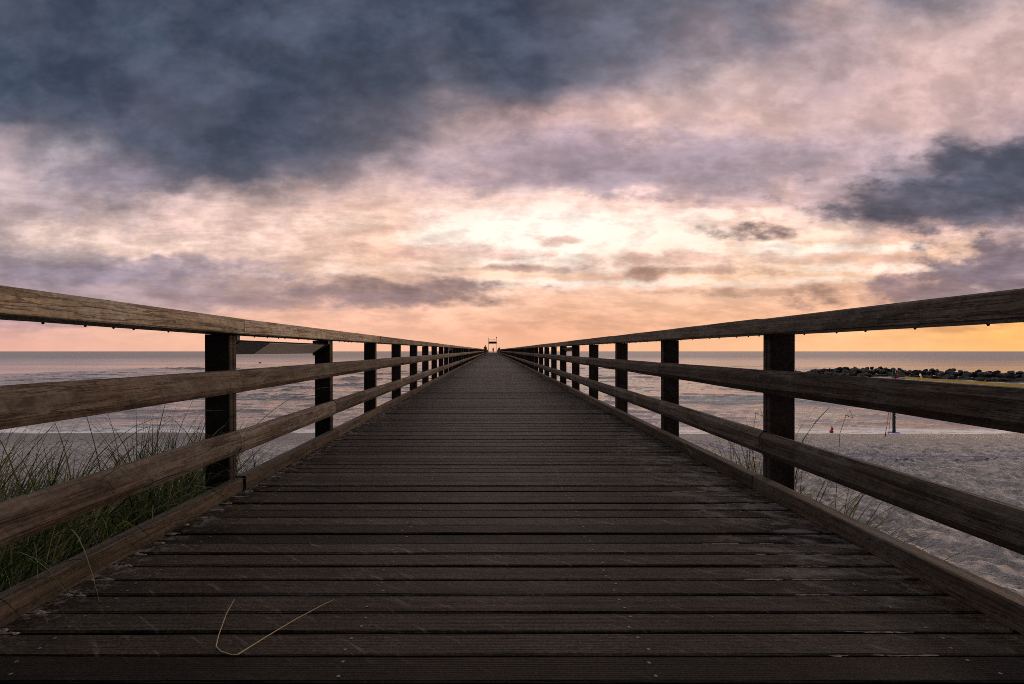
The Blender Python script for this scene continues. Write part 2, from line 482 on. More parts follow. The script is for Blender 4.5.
# single clouds with their own outline
for (cx, cy, w, h, colr, a, sh, rim) in [
    (950, 204, 130, 27, (84,82,96), .85, 1.9, .12),
    (1000, 170, 100, 34, (70,74,90), .85, 1.6, .10),
    (752, 232, 42, 8, (108,90,92), .95, 2.2, .06),
    (405, 292, 110, 13, (136,112,110), .92, 2.2, .06),
    (270, 300, 130, 11, (158,134,138), .75, 2.4, 0),
    (95, 272, 160, 12, (146,132,146), .8, 2.4, 0),
    (180, 262, 120, 6, (160,142,152), .7, 2.4, 0),
    (520, 269, 75, 4, (165,132,122), .85, 2.4, 0),
    (440, 252, 90, 7, (215,170,158), .7, 2.6, 0),
    (655, 260, 85, 9, (200,158,142), .85, 2.4, 0),
    (555, 240, 28, 5, (196,160,146), .85, 2.2, 0),
    (645, 273, 17, 7, (165,128,114), .95, 2.0, 0),
    (722, 271, 62, 5, (176,140,124), .85, 2.4, 0),
    (812, 299, 28, 12, (156,122,112), .95, 2.4, .06),
    (745, 291, 80, 4, (186,148,128), .8, 2.4, 0),
    (860, 259, 110, 6, (208,168,152), .6, 2.6, 0),
    (520, 297, 14, 8, (212,166,142), .75, 2.4, 0),
    (600, 322, 120, 8, (224,172,142), .6, 2.6, 0),
    (985, 266, 74, 30, (122,107,118), .92, 2.2, .14),
    (920, 290, 48, 18, (140,117,120), .9, 2.2, .12),
    (968, 300, 60, 12, (150,126,128), .8, 2.4, 0),
    (930, 326, 70, 6, (222,160,112), .75, 2.4, 0),
    (40, 322, 60, 6, (165,138,142), .6, 2.4, 0)]:
    cur = cloud(cur, cx, cy, w*1.12, h*1.1, colr, a, sh*1.12, -.55 if h < 14 else -.3, 1.25 if h < 14 else 1.1, rim)
# billows and streaks inside the clouds
b1 = nz(vec(uu*8.5 + vv*2.0, vv*13.0 - uu*1.5, 4.0), 1.0, 8, .60, .1)
b2 = nz(vec(uu*11.0 + vv*5, vv*44.0, 7.0), 1.0, 8, .62, .1)
fil = 1 - sstep(E.m('ABSOLUTE', nz(vec(uu*8.0 + vv*4.0, vv*36.0, 21.0), 1.0, 6, .6, .3) - .5), .0, .055)
b3 = nz(vec(uu*21.0, vv*36.0, 11.0), 1.0, 6, .6, 0.0)
soft = sstep(vv, .20, .44)
amp = (sstep(b1, .36, .64) - .5)*(.40 - soft*.06)*kk + (sstep(b2, .36, .64) - .5)*(1 - soft*.85)*sstep(vv, .0, .06)*.27 + (b3 - .5)*.50*kk
gx = (uu*525.0 - 95.0)*(1/260.0); gyy = (351.3 - vv*525.0 - 242.0)*(1/42.0)
glow = E.m('POWER', 2.718, (gx*gx + gyy*gyy)*-1.0)
gain = E.m('POWER', 2.0, amp*1.35 + .02 - (1 - soft)*.17 + glow*.15 + fil*.11*(1 - soft)*kk)
cur = mixc(1.0, cur, vec(gain, gain, gain), 'MULTIPLY')
red, _, _ = sep(cur)
lim = 1.0/emax(red*.97, 1.0)
cur = mixc(1.0, cur, vec(lim, lim, lim), 'MULTIPLY')
# overhead, above the picture, the unseen sky is brightened to lift the sand
cur = mixc(sstep(vv, .74, 1.3), cur, mixc(b1, (.58,.55,.58), (1.0,.95,.97)))
# the sky behind the viewer: an even, dull blue-grey overcast
back = sstep(dy/hor, -.60, .12)
cur = mixc(back, mixc(b1, (.035,.038,.048), (.085,.088,.10)), cur)
sky = wn.nodes.new('ShaderNodeTexSky'); sky.sky_type = 'NISHITA'; sky.sun_disc = False
sky.sun_elevation = SUN_EL; sky.sun_rotation = SUN_AZ; sky.air_density = 1.2; sky.dust_density = 2.0
SKY_S = .1
ten = 1/SKY_S
cur10 = mixc(1.0, cur, (ten, ten, ten), 'MULTIPLY')
wn.nodes[-1].clamp_result = False
fin = mixc(.992, E(sky.outputs[0]), cur10)
bg = wn.nodes.new('ShaderNodeBackground'); bg.inputs[1].default_value = SKY_S
wn.links.new(fin.k, bg.inputs[0])
wo = wn.nodes.new('ShaderNodeOutputWorld'); wn.links.new(bg.outputs[0], wo.inputs[0])

sl = bpy.data.lights.new('sun', 'SUN'); sl.energy = 2.0; sl.angle = math.radians(13); sl.color = (1.0, .72, .52)
so = bpy.data.objects.new('sun', sl); COL.objects.link(so)
sd = Vector((math.sin(SUN_AZ)*math.cos(SUN_EL), math.cos(SUN_AZ)*math.cos(SUN_EL), math.sin(SUN_EL)))
so.rotation_euler = sd.to_track_quat('Z', 'Y').to_euler(); so.location = sd*100

# ------------------------------------------------------------------ beach
def beach_z(X, Y):
    prof = np.interp(Y, [-900, -60, -10, 0, 5, 10, 13.5, 17, 20.3, 23, 27, 40, 80], [3, 1.5, -.55, -.98, -1.22, -1.62, -1.90, -2.12, SEA, -2.42, -2.8, -3.8, -5.0])
    dune = .74*np.exp(-((X+3.0)/2.2)**2 - ((Y-3.3)/2.7)**2) + .5*np.exp(-((X+9)/5)**2 - ((Y-2.0)/4.5)**2)
    dr = .60*np.exp(-((X-2.05)/.7)**2 - ((Y-3.7)/1.3)**2)
    return prof + dune + dr
def spaced(segs):
    out = []
    for a, b, st in segs: out += list(np.arange(a, b, st))
    out.append(segs[-1][1]); return np.array(out)
xs = spaced([(-900,-100,80),(-100,-24,6),(-24,-8,.4),(-8,-1.4,.10),(-1.4,1.6,.3),(1.6,11,.055),(11,26,.11),(26,60,1.5),(60,900,60)])
ysb = spaced([(-900,-60,60),(-60,-4,4),(-4,1.6,.2),(1.6,8,.055),(8,22,.085),(22,30,.6),(30,80,5)])
X, Y = np.meshgrid(xs, ysb)
Z = beach_z(X, Y)
dry = np.clip((Z - (SEA + .06))/.25, 0, 1)
near = ((np.abs(X) < 30) & (Y > -4) & (Y < 24)).astype(float)
Z = Z + (fbm(X*.55, Y*.55, 3, 1) - .5)*.16*near*(.15+.85*dry)
Z = Z + (fbm(X*3.1, Y*3.1, 4, 5) - .5)*.17*near*dry
Z = Z + (fbm(X*7.1, Y*8.1, 3, 15) - .5)*.10*near*dry
bil = np.abs(fbm(X*2.3, Y*3.0, 4, 23) - .5)*2
Z = Z - np.clip(.22 - bil, 0, 1)*.24*near*dry
# footprints
for _ in range(1500):
    fx_, fy_ = RNG.uniform(1.9, 24), RNG.uniform(1.5, 19.0)
    ix0, ix1 = np.searchsorted(xs, [fx_-.4, fx_+.4]); iy0, iy1 = np.searchsorted(ysb, [fy_-.4, fy_+.4])
    if ix1 <= ix0 or iy1 <= iy0: continue
    a = RNG.uniform(0, math.pi); ca, sa = math.cos(a), math.sin(a)
    dx_ = X[iy0:iy1, ix0:ix1]-fx_; dy_ = Y[iy0:iy1, ix0:ix1]-fy_
    p = (dx_*ca+dy_*sa)/.15; q_ = (-dx_*sa+dy_*ca)/.075
    r2 = p*p+q_*q_
    Z[iy0:iy1, ix0:ix1] += (-.065*np.exp(-r2*1.2) + .024*np.exp(-((np.sqrt(r2)-1.5)**2)*4))*dry[iy0:iy1, ix0:ix1]*RNG.uniform(.7, 1.5)
nyb, nxb = X.shape
V = np.stack([X, Y, Z], -1).reshape(-1, 3)
idx = np.arange(nyb*nxb).reshape(nyb, nxb)
Fq = np.stack([idx[:-1,:-1], idx[:-1,1:], idx[1:,1:], idx[1:,:-1]], -1).reshape(-1, 4)
tag(np_mesh('beach_sand', V, Fq, M_SAND), kind='structure')

# ------------------------------------------------------------------ sea
xs = spaced([(-20000,-2000,6000),(-2000,-200,300),(-200,-70,20),(-70,75,.28),(75,220,20),(220,2000,300),(2000,20000,6000)])
ysw = spaced([(18.2,48,.11),(48,80,.25),(80,140,.7),(140,300,6),(300,2000,100),(2000,26000,4000)])
X, Y = np.meshgrid(xs, ysw)
inner = np.clip((70-np.abs(X))/12, 0, 1)*np.clip((140-Y)/40, 0, 1)
shore = np.clip((Y-19.5)/3.5, 0, 1)
ph = Y + (fbm(X*.045, Y*.05, 3, 31)-.5)*13
Zw = 0*X
for (lam, amp_, sx, sd_, pw_) in [(4.4,.17,.07,41,5.0),(2.3,.085,.13,47,4.0),(1.25,.045,.25,53,3.0),(8.0,.12,.04,59,3.0)]:
    m_ = np.clip(fbm(X*sx, Y*.22, 3, sd_)*3.6-1.5, 0, 1.3)
    t = ((ph*.6 + Y*.4 + (fbm(X*sx*2.2, Y*.3, 3, sd_+7)-.5)*lam*1.6)/lam) % 1.0
    # steep face towards the beach (low t), long back
    sh_ = np.where(t < .26, .5-.5*np.cos(np.pi*t/.26), .5+.5*np.cos(np.pi*(t-.26)/.74))
    Zw = Zw + amp_*m_*(sh_**pw_)
Zw = Zw + (fbm(X*1.3, Y*3.0, 3, 61)-.5)*.045
Zw = SEA + Zw*inner*shore
V = np.stack([X, Y, Zw], -1).reshape(-1, 3)
nyb, nxb = X.shape
idx = np.arange(nyb*nxb).reshape(nyb, nxb)
Fq = np.stack([idx[:-1,:-1], idx[:-1,1:], idx[1:,1:], idx[1:,:-1]], -1).reshape(-1, 4)
tag(np_mesh('sea_water', V, Fq, M_SEA), kind='structure')

# ------------------------------------------------------------------ pier
P0 = 3.28; STEP = 2.0; KMIN = -3; KMAX = 95
LX, RX = -1.618, 1.709           # inner faces of the posts
DX0, DX1 = -1.614, 1.705         # edges of the decking
Y_END = P0 + STEP*KMAX
pier = thing('wooden_pier', 'long weathered plank pier running straight out from the beach over the sea', 'pier', rot=(SLOPE,0,0))
mb = MB(); sc = MB()
PITCH, GAP = .1257, .0135
n_b = int((Y_END + 3.2)/PITCH)
y = -3.0; yb = []
for i in range(n_b):
    w = PITCH - GAP + random.uniform(-.002, .002)
    dzb = random.uniform(-.0030, .0030); tl = random.uniform(-.0018, .0018)
    y0, y1 = y, y + w
    ym = (y0+y1)/2
    ch = .005
    if y0 < 22:
        seg = 14 if y0 < 9 else 5
        vs = []; prof = [(0,-.032),(0,-ch),(ch,0),(w-ch,0),(w,-ch),(w,-.032)]
        a0, a1 = random.uniform(-.0035,.0035), random.uniform(-.0035,.0035)
        for s_ in range(seg+1):
            x_ = DX0 + random.uniform(-.004,.0) if s_ == 0 else (DX1 + random.uniform(0,.0) if s_ == seg else DX0 + (DX1-DX0)*s_/seg)
            xx = (x_)/1.7
            for (py_, pz_) in prof:
                jy = a0*xx + a1*xx*xx + (random.uniform(-.0012,.0012) if py_ in (0, w) else 0)
                vs.append((x_, y0 + py_ + jy, pz_ + dzb + tl*xx + (random.uniform(-.0006,.0006))))
        fs = []
        npf = len(prof)
        for s_ in range(seg):
            for j in range(npf):
                l = (j+1) % npf
                fs.append((s_*npf+j, (s_+1)*npf+j, (s_+1)*npf+l, s_*npf+l)[::-1])
        fs.append(tuple(range(npf))); fs.append(tuple(seg*npf+j for j in range(npf))[::-1])
        mb.add(vs, fs)
        if y0 < 13:
            for jx in (-1.33, -.42, .45, 1.36):
                for yy in (y0 + w*.24, y0 + w*.76):
                    if random.random() < .12: continue
                    cx_, cy_ = jx + random.uniform(-.02,.02), yy + random.uniform(-.006,.006)
                    pts = [(cx_+.0052*math.cos(t*math.pi/4), cy_+.0052*math.sin(t*math.pi/4), dzb+tl*cx_/1.7+.0012) for t in range(8)]
                    sc.add(pts, [tuple(range(8))])
    else:
        mb.box(DX0, DX1, y0, y1, -.032+dzb, dzb)
    yb.append(y0)
    y += PITCH + random.uniform(-.0008,.0008)
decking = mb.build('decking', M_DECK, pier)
sc.build('screw_heads', M_SCREW, decking)
for xj in (DX0+.06, -.42, .45, DX1-.13):
    j = MB(); j.box(xj, xj+.07, -3.0, Y_END, -.235, -.037); j.build('joist', M_PILE, pier)
# kerb timbers, 2 m each, resting on the boards
def kerb_piece(x0, x1, L):
    m_ = MB(); c = .006
    m_.prism_y([(x0,.004),(x1,.004),(x1,.088-c),(x1-c,.088),(x0+c,.088),(x0,.088-c)], 0, L-.006, segs=4, wob=.0012)
    return m_
KL = [kerb_piece(LX+.003, LX+.066, STEP).build('kerb_timber', M_KERB, pier)]
KR = [kerb_piece(RX-.079, RX-.004, STEP).build('kerb_timber', M_KERB, pier)]
first = [True, True]
for side, src in ((0, KL[0]), (1, KR[0])):
    done = False
    for kx in range(KMIN, KMAX-1):
        yk = P0 + STEP*kx + .02
        if kx >= 46 and (kx - 46) % 1 == 0 and kx > 46: break
        loc = Vector((random.uniform(-.005,.005), yk, random.uniform(-.002,.003)))
        rot = (random.uniform(-.0008,.0008), 0, random.uniform(-.0015,.0015))
        if side == 0 and kx == -1: loc = Vector((-.004, yk, -.003)); rot = (-.002, 0, .004)
        if not done: src.location = loc; src.rotation_euler = rot; done = True
        else: dup(src, pier, loc, rot)
    # the far half of the kerb reads as one run
    y46 = P0 + STEP*47 + .02
    m_ = kerb_piece(LX+.003, LX+.066, 1) if side == 0 else kerb_piece(RX-.079, RX-.004, 1)
    m_ = MB(); x0, x1 = ((LX+.003, LX+.066) if side == 0 else (RX-.079, RX-.004))
    m_.box(x0, x1, y46, Y_END, .004, .088); m_.build('kerb_timber', M_KERB, pier)
# piles
pm = MB(); pm.tube([(0,0,-6.5),(0,0,-.25)], [.15,.13], 12)
pile0 = None
for kx in range(0, 24):
    for px_ in (-1.32, 1.40):
        loc = (px_, P0 + 1.0 + kx*8.0, 0)
        if pile0 is None: pile0 = pm.build('pile', M_PILE, pier, loc)
        else: dup(pile0, pier, loc)

# ------------------------------------------------------------------ railings
def make_railing(side):
    s = -1 if side == 'left' else 1
    xp = LX if s < 0 else RX
    root = thing('wooden_railing', 'brown timber railing with two rails and broad handrail, %s side of the pier' % side,
                 'railing', (xp, 0, 0), 'railings along the pier', rot=(SLOPE,0,0))
    # local x: 0 at the inner face of the posts, positive away from the walkway (mirrored below)
    def P(prof): 
        pr = [(s*x, z) for x, z in prof]
        return pr if s > 0 else pr[::-1]
    pw = .156; pd = .088
    # post: two boards bolted together with a shallow joint
    def post(wide=False):
        m_ = MB(); c = .006
        for (a, b_) in ((0, pd*.46), (pd*.5, pd)):
            prof = [(s*0.0, a+c),(s*c, a),(s*(pw-c), a),(s*pw, a+c),(s*pw, b_-c),(s*(pw-c), b_),(s*c, b_),(s*0.0, b_-c)]
            if s < 0: prof = prof[::-1]
            n = len(prof); vs = [(x, y_, -.42) for x, y_ in prof] + [(x, y_, .978) for x, y_ in prof]
            fs = [(i, (i+1) % n, n+(i+1) % n, n+i) for i in range(n)] + [tuple(range(n))[::-1], tuple(range(n, 2*n))]
            m_.add(vs, fs)
        return m_
    p0 = post().build('post', M_POST, root)
    done = False
    for kx in range(KMIN, KMAX+1):
        loc = (random.uniform(-.003,.003), P0 + STEP*kx - pd/2, 0)
        rot = (random.uniform(-.004,.004), random.uniform(-.004,.004), 0)
        if not done: p0.location = loc; p0.rotation_euler = rot; done = True
        else: dup(p0, root, loc, rot)
    # rails: chamfered at both inner edges
    th = .047
    def rail(z0, z1, near=True):
        m_ = MB(); cv, chh = .034, .022
        L = STEP - .004
        m_.prism_y(P([(-th+chh, z0),(-.001, z0),(-.001, z1),(-th+chh, z1),(-th, z1-cv),(-th, z0+cv)]), 0, L, 0, 6, .0011)
        # countersunk bolt holes at both ends
        for yy in (.035, L-.035):
            for zz in (z0+.048, z1-.048):
                pts = [(s*(-th-.0018), yy+.007*math.cos(t*math.pi/4), zz+.007*math.sin(t*math.pi/4)) for t in range(8)]
                m_.add(pts, [tuple(range(8))], 1)
        return m_
    for nm, z0, z1 in (('middle_rail', .613, .755), ('lower_rail', .232, .374)):
        src = rail(z0, z1).build(nm, [M_RAIL, M_HOLE], root); done = False
        for kx in range(KMIN, KMAX):
            loc = Vector((random.uniform(-.003,.003), P0 + STEP*kx, random.uniform(-.004,.004)))
            rot = Vector((random.uniform(-.0022,.0022), 0, random.uniform(-.001,.001)))
            if s < 0 and kx == -1: 
                loc = Vector((.0, P0-STEP, .010)); rot = Vector((-.004,0,0))
            if not done: src.location = loc; src.rotation_euler = rot; done = True
            else: dup(src, root, loc, rot)
    # handrail
    z0, z1 = .980, 1.074; xi, xo = -.070, .168
    def hand(L, drops):
        m_ = MB(); c = .006
        m_.prism_y(P([(xi+c, z0),(xo-c, z0),(xo, z0+c),(xo, z1-c),(xo-c, z1),(xi+c, z1),(xi, z1-c),(xi, z0+c)]), 0, L-.005, 0, 10, .001)
        if drops:
            yy = .12
            while yy < L-.1:
                m_.ball((s*(xo-.02), yy, z0-.002), .0055, .0055, .006, 8, 5, 1)
                yy += random.uniform(.12, .42)
        return m_
    hs = hand(4.0, True).build('handrail', [M_HAND, M_HOLE], root)
    hf = hand(4.0, False).build('handrail', [M_HAND], root)
    ks = list(range(KMIN-1, KMAX-2, 2)) if KMIN % 2 else list(range(KMIN, KMAX-2, 2))
    dn = df = False
    for kx in ks:
        loc = Vector((random.uniform(-.004,.004), P0 + STEP*kx, random.uniform(-.003,.003)))
        rot = Vector((random.uniform(-.0008,.0008), 0, random.uniform(-.0008,.0008)))
        if s < 0 and kx == -2: loc = Vector((0, P0-4, .028)); rot = Vector((-.0068, 0, 0))
        if kx < 4:
            if not dn: hs.location = loc; hs.rotation_euler = rot; dn = True
            else: dup(hs, root, loc, rot)
        else:
            if not df: hf.location = loc; hf.rotation_euler = rot; df = True
            else: dup(hf, root, loc, rot)
    return root
rail_l = make_railing('left')
rail_r = make_railing('right')

# slanted boxes hung under the handrails between two posts, alternating sides
def make_box(s, label, kx):
    xp = (LX if s < 0 else RX)
    y0 = P0 + STEP*kx + .05; L = STEP - .10
    root = thing('under_rail_box', label, 'light fixture', (xp, y0, SLOPE*y0), 'slanted boxes under the handrails')
    def tri(y0_, y1_, mi, grow=0.0):
        pr = [(s*.012, .945+grow),(s*.150, .852-grow),(s*.156, .945+grow)]
        if s < 0: pass
        m_ = MB(); pr2 = pr[::-1] if s > 0 else pr
        m_.prism_y(pr2, y0_, y1_); return m_
    tri(.05, L-.05, 0).build('housing', M_DARKMETAL, root)
    for a, b_ in ((0, .042), (L-.042, L)):
        e = MB()
        pr = [(s*.004, .979),(s*.004, .945),(s*.152, .832),(s*.160, .832),(s*.160, .979)]
        e.prism_y(pr[::-1] if s > 0 else pr, a, b_); e.build('end_bracket', M_DARKMETAL, root)
    # brushed facing plates on the slanted side, two lengths
    nx, nz_ = -.103, -.138; l_ = math.hypot(nx, nz_); nx /= l_; nz_ /= l_
    for a, b_, mt in ((.07, .52, M_DARKMETAL), (.53, L-.12, M_PANEL)):
        e = MB()
        A = (.024, .936); B = (.144, .8562); o1, o2 = .002, .006
        pts = [(A[0]+nx*o1, A[1]+nz_*o1), (B[0]+nx*o1, B[1]+nz_*o1), (B[0]+nx*o2, B[1]+nz_*o2), (A[0]+nx*o2, A[1]+nz_*o2)]
        pr = [(s*x_, z_) for x_, z_ in pts]
        e.prism_y(pr if s > 0 else pr[::-1], a, b_); e.build('facing_plate', mt, root)
    return root
make_box(-1, 'slanted dark box with grey plate under the left handrail beside the nearest left post', 0)
make_box(1, 'slanted dark box under the right handrail, nearest one on the right side', 4)
make_box(-1, 'second slanted box under the left handrail, further along the pier', 8)
make_box(1, 'second slanted box under the right handrail, further along the pier', 12)
make_box(-1, 'third and farthest slanted box under the left handrail', 16)
make_box(1, 'third and farthest slanted box under the right handrail', 20)

# ------------------------------------------------------------------ loose sand in the deck gaps
ls = MB()
def heap(cx, cy, rx, ry, h):
    n, m = 14, 4; vs = [(cx, cy, h)]; fs = []
    jr = [random.uniform(.55, 1.25) for _ in range(n)]
    for j in range(1, m+1):
        t = j/m
        for k in range(n):
            a = 2*math.pi*k/n
            vs.append((cx+rx*t*jr[k]*math.cos(a), cy+ry*t*jr[k]*math.sin(a), h*(1-t*t) - .0015 + random.uniform(-.0006,.0006)))
    for k in range(n): fs.append((0, 1+k, 1+(k+1) % n))
    for j in range(m-1):
        for k in range(n):
            l = (k+1) % n
            fs.append((1+j*n+k, 1+(j+1)*n+k, 1+(j+1)*n+l, 1+j*n+l))
    ls.add(vs, fs, 0, True)
for y0 in yb:
    if not (1.2 < y0 < 9): continue
    yg = y0 - GAP/2
    for _ in range(5): heap(LX+.070+abs(random.gauss(0,.03)), yg + random.gauss(0,.006), random.uniform(.006,.03), random.uniform(.004,.010), random.uniform(.002,.006))
    if random.random() < .8 and y0 < 5:
        cx_ = random.uniform(1.02, 1.5)
        for _ in range(4): heap(cx_+random.gauss(0,.08), yg+random.gauss(0,.002), random.uniform(.02,.07), random.uniform(.003,.0075), -.002)
o = ls.build('loose_sand', M_LOOSE); o.rotation_euler = (SLOPE,0,0)
tag(o, 'pale dry sand lying in the gaps of the deck boards along the kerbs', 'sand', kind='stuff')

# ------------------------------------------------------------------ dry stalk on the deck
st = MB()
st.tube([(-.885,1.800,.030),(-.862,1.70,.030),(-.835,1.60,.014),(-.818,1.553,.007)], [.0010,.0014,.0017,.0019], 6)
st.tube([(-.818,1.553,.007),(-.79,1.528,.006),(-.752,1.512,.006),(-.735,1.512,.006)], .0019, 6)
st.tube([(-.735,1.512,.006),(-.69,1.60,.010),(-.635,1.70,.014),(-.58,1.80,.012),(-.555,1.84,.010)], [.0019,.0017,.0014,.0011,.0007], 6)
tag(st.build('dry_stalk', M_STRAW), 'bent dry straw stalk lying on the dark deck boards', 'stalk')

# ------------------------------------------------------------------ grass
def blade(mb_, base, az, lean, L, w, droop, seg=7):
    p = Vector(base); d_ = Vector((math.cos(az)*math.sin(lean), math.sin(az)*math.sin(lean), math.cos(lean)))
    side = Vector((-math.sin(az), math.cos(az), 0))
    tw = random.uniform(-.9,.9); side = (side*math.cos(tw) + Vector((math.cos(az), math.sin(az), 0))*math.sin(tw)).normalized()
    vs = []; fs = []
    for i in range(seg+1):
        t = i/seg
        ww = w*(1-t**1.6)*.5 + .0002
        vs += [p - side*ww, p + side*ww]
        d_ = (d_ + Vector((math.cos(az)*.5, math.sin(az)*.5, -1))*droop/seg*(.25+t*1.6)).normalized()
        p = p + d_*(L/seg)
    for i in range(seg): fs.append((2*i, 2*i+1, 2*i+3, 2*i+2))
    mb_.add(vs, fs, 0, True)
def gz(x, y_): return float(beach_z(np.array(x), np.array(y_)))
g = MB()
clumps = [(random.uniform(-6.5,-1.95), random.uniform(1.0,5.6)) for _ in range(62)] + [(random.uniform(-2.9,-1.85), random.uniform(.9,4.9)) for _ in range(50)] + [(random.uniform(-11,-5), random.uniform(2.5,6.5)) for _ in range(22)]
for (cx_, cy_) in clumps:
    n_ = random.randint(26, 46)
    hgt = random.uniform(.70, 1.08)
    if cy_ > 4.3: hgt *= .8
    for _ in range(n_):
        bx, by = cx_ + random.gauss(0,.13), cy_ + random.gauss(0,.13)
        if bx > -1.81: bx = -1.81 - random.uniform(0,.15)
        ln = abs(random.gauss(.28,.22))
        az = random.uniform(0, 2*math.pi) if random.random() < .5 else random.gauss(.5,.7)
        blade(g, (bx, by, gz(bx,by)-.03), az, min(ln,.9), hgt*random.uniform(.5,1.2), random.uniform(.007,.014), random.uniform(.25,1.6))
# long blades bending in over the rails and the kerb
for _ in range(150):
    bx, by = -1.84 - random.uniform(0,.35), random.uniform(1.05,3.6)
    blade(g, (bx, by, gz(bx,by)), random.gauss(.1,.8), random.uniform(.3,.85), random.uniform(.75,1.3), random.uniform(.005,.009), random.uniform(.5,1.7), 10)
def arc(mb_, P0_, P1_, P2_, w, seg=12):
    P0_, P1_, P2_ = Vector(P0_), Vector(P1_), Vector(P2_); vs = []; fs = []
    tw = random.uniform(0, math.pi)
    for i in range(seg+1):
        t = i/seg
        p = P0_*(1-t)**2 + P1_*2*t*(1-t) + P2_*t*t
        d_ = ((P1_-P0_)*(1-t) + (P2_-P1_)*t).normalized()
        a = d_.cross(Vector((.2,.3,1))).normalized(); b_ = d_.cross(a)
        sd = (a*math.cos(tw+t) + b_*math.sin(tw+t))*(w*(1-t**1.7)*.5 + .0003)
        vs += [p - sd, p + sd]
    for i in range(seg): fs.append((2*i, 2*i+1, 2*i+3, 2*i+2))
    mb_.add(vs, fs, 0, True)
for _ in range(95):
    y_ = random.choice((random.uniform(1.7, 2.6), random.uniform(1.7, 3.4)))
    bx = -1.82 - random.uniform(0, .25)
    dy_ = random.gauss(-.05, .3)
    if random.random() < .6:      # over the kerb and down on the boards
        tip = (random.uniform(-1.58, -1.24), y_+dy_, random.uniform(.012, .07)); mid = (-1.66+random.uniform(-.08,.12), y_+dy_*.5, random.uniform(.30, .62))
    else:                         # leaning in between or in front of the rails
        tip = (random.uniform(-1.56, -1.25), y_+dy_*1.4, random.uniform(.12, .66)); mid = (-1.72+random.uniform(-.1,.1), y_+dy_*.5, random.uniform(.38, .75))
    arc(g, (bx, y_, gz(bx,y_)), mid, tip, random.uniform(.004,.0078))
# short undergrowth that closes the foot of the dune
for _ in range(5200):
    bx, by = -1.82 - abs(random.gauss(0,1.1)), random.uniform(.6,4.6)
    blade(g, (bx, by, gz(bx,by)-.02), random.uniform(0,2*math.pi), random.uniform(.1,.8), random.uniform(.18,.50), random.uniform(.005,.010), random.uniform(.2,1.0), 4)
tag(g.build('dune_grass', M_GRASS), 'dark green dune grass growing against the left railing', 'grass', kind='stuff')

def tuft(label, spots, n, hgt, seed, lean=.35, dr=(.3,1.0), azm=None):
    random.seed(seed); m_ = MB()
    for (bx0, by0) in spots:
        for _ in range(n):
            bx, by = bx0 + random.gauss(0,.07), by0 + random.gauss(0,.09)
            bx = max(bx, RX+.21)
            az = random.uniform(0, 2*math.pi) if azm is None else random.gauss(azm, .8)
            blade(m_, (bx, by, gz(bx,by)-.05), az, abs(random.gauss(lean,.2)), hgt*random.uniform(.5,1.15), random.uniform(.006,.011), random.uniform(*dr))
    return tag(m_.build('grass_tuft', M_GRASS), label, 'grass tuft', 'grass tufts beside the right railing')
tuft('upright tuft of pale green grass just beyond the nearest right post', [(2.0,4.1),(2.15,4.35),(1.98,4.5),(2.05,3.85)], 75, 1.02, 5, .26, (.2,1.1))
tuft('dark drooping grass tuft on the sand in front of the nearest right post', [(1.95,3.0),(2.0,3.15),(1.94,3.35),(2.06,3.05)], 52, .96, 6, .34, (.8,2.3), .0)
tuft('sparse bending blades of grass at the right kerb, closest to the viewer', [(1.98,2.66),(2.06,2.6)], 7, 1.0, 9, .32, (.9,1.7), .1)
random.seed(21)
sk = MB()
def at(px, py, Yd): return Vector(((px-492.5)/F*Yd, Yd, EYE-(py-351.3)/F*Yd))
a_, b_ = at(803,440,3.9), at(829.5,407,3.9)
base = Vector((a_.x-.10, 3.9, gz(a_.x-.10,3.9)))
sk.tube([base, base.lerp(a_,.55)+Vector((-.03,0,0)), a_, a_.lerp(b_,.5)+Vector((-.005,0,.01)), b_], [.004,.004,.0038,.003,.0015], 6)
tag(sk.build('grass_stalk', M_GRASS), 'single dark reed stalk leaning right beside the nearest right post', 'stalk')
for (px, py0, py1, lab) in ((846,433,410,'thin stalk with a hooked seed head above the sand right of the post'), (756,446,408,'thin seed head stalk left of the nearest right post')):
    m_ = MB(); t0 = at(px-6,py0,3.6); t1 = at(px,py1+6,3.6); t2 = at(px+4,py1,3.6); t3 = at(px+7,py1+9,3.6)
    gb = Vector((t0.x-.06,3.6,gz(t0.x-.06,3.6)))
    m_.tube([gb,t0,t1,t2,t3], [.0018,.0016,.0014,.0013,.0010], 6)
    for q_ in range(9):
        c_ = t1.lerp(t3, q_/8)+Vector((random.uniform(-.006,.006),0,.006)); m_.ball(c_, .002,.002,.005,6,4)
    tag(m_.build('grass_stalk', M_GRASS), lab, 'stalk')

# ------------------------------------------------------------------ breakwater
def rock_mesh(seed):
    rg = random.Random(seed)
    import bmesh
    bm = bmesh.new(); bmesh.ops.create_icosphere(bm, subdivisions=3, radius=1.0)
    ax = [Vector((rg.gauss(0,1), rg.gauss(0,1), rg.gauss(0,1))).normalized() for _ in range(17)]
    cut = [rg.uniform(.50,.80) for _ in ax]
    off = Vector((rg.uniform(0,50), rg.uniform(0,50), rg.uniform(0,50)))
    sc_ = (rg.uniform(.85,1.2), rg.uniform(.75,1.05), rg.uniform(.6,.85))
    for v in bm.verts:
        p = v.co.copy()
        for a, c in zip(ax, cut):
            dd = p.dot(a)
            if dd > c: p -= a*(dd-c)
        p *= 1 + .10*mnoise.noise(p*1.8+off) + .05*mnoise.noise(p*5+off)
        v.co = Vector((p.x*sc_[0], p.y*sc_[1], p.z*sc_[2]))
    me = bpy.data.meshes.new('boulder'); bm.to_mesh(me); bm.free(); me.materials.append(M_ROCK)
    return me
RM = [rock_mesh(100+i) for i in range(9)]
random.seed(33)
A = Vector((42.6, 74, 0)); B = Vector((59.5, 47, 0))
N_ROW = 70
dirv = (B-A).normalized(); perp = Vector((-dirv.y, dirv.x, 0))
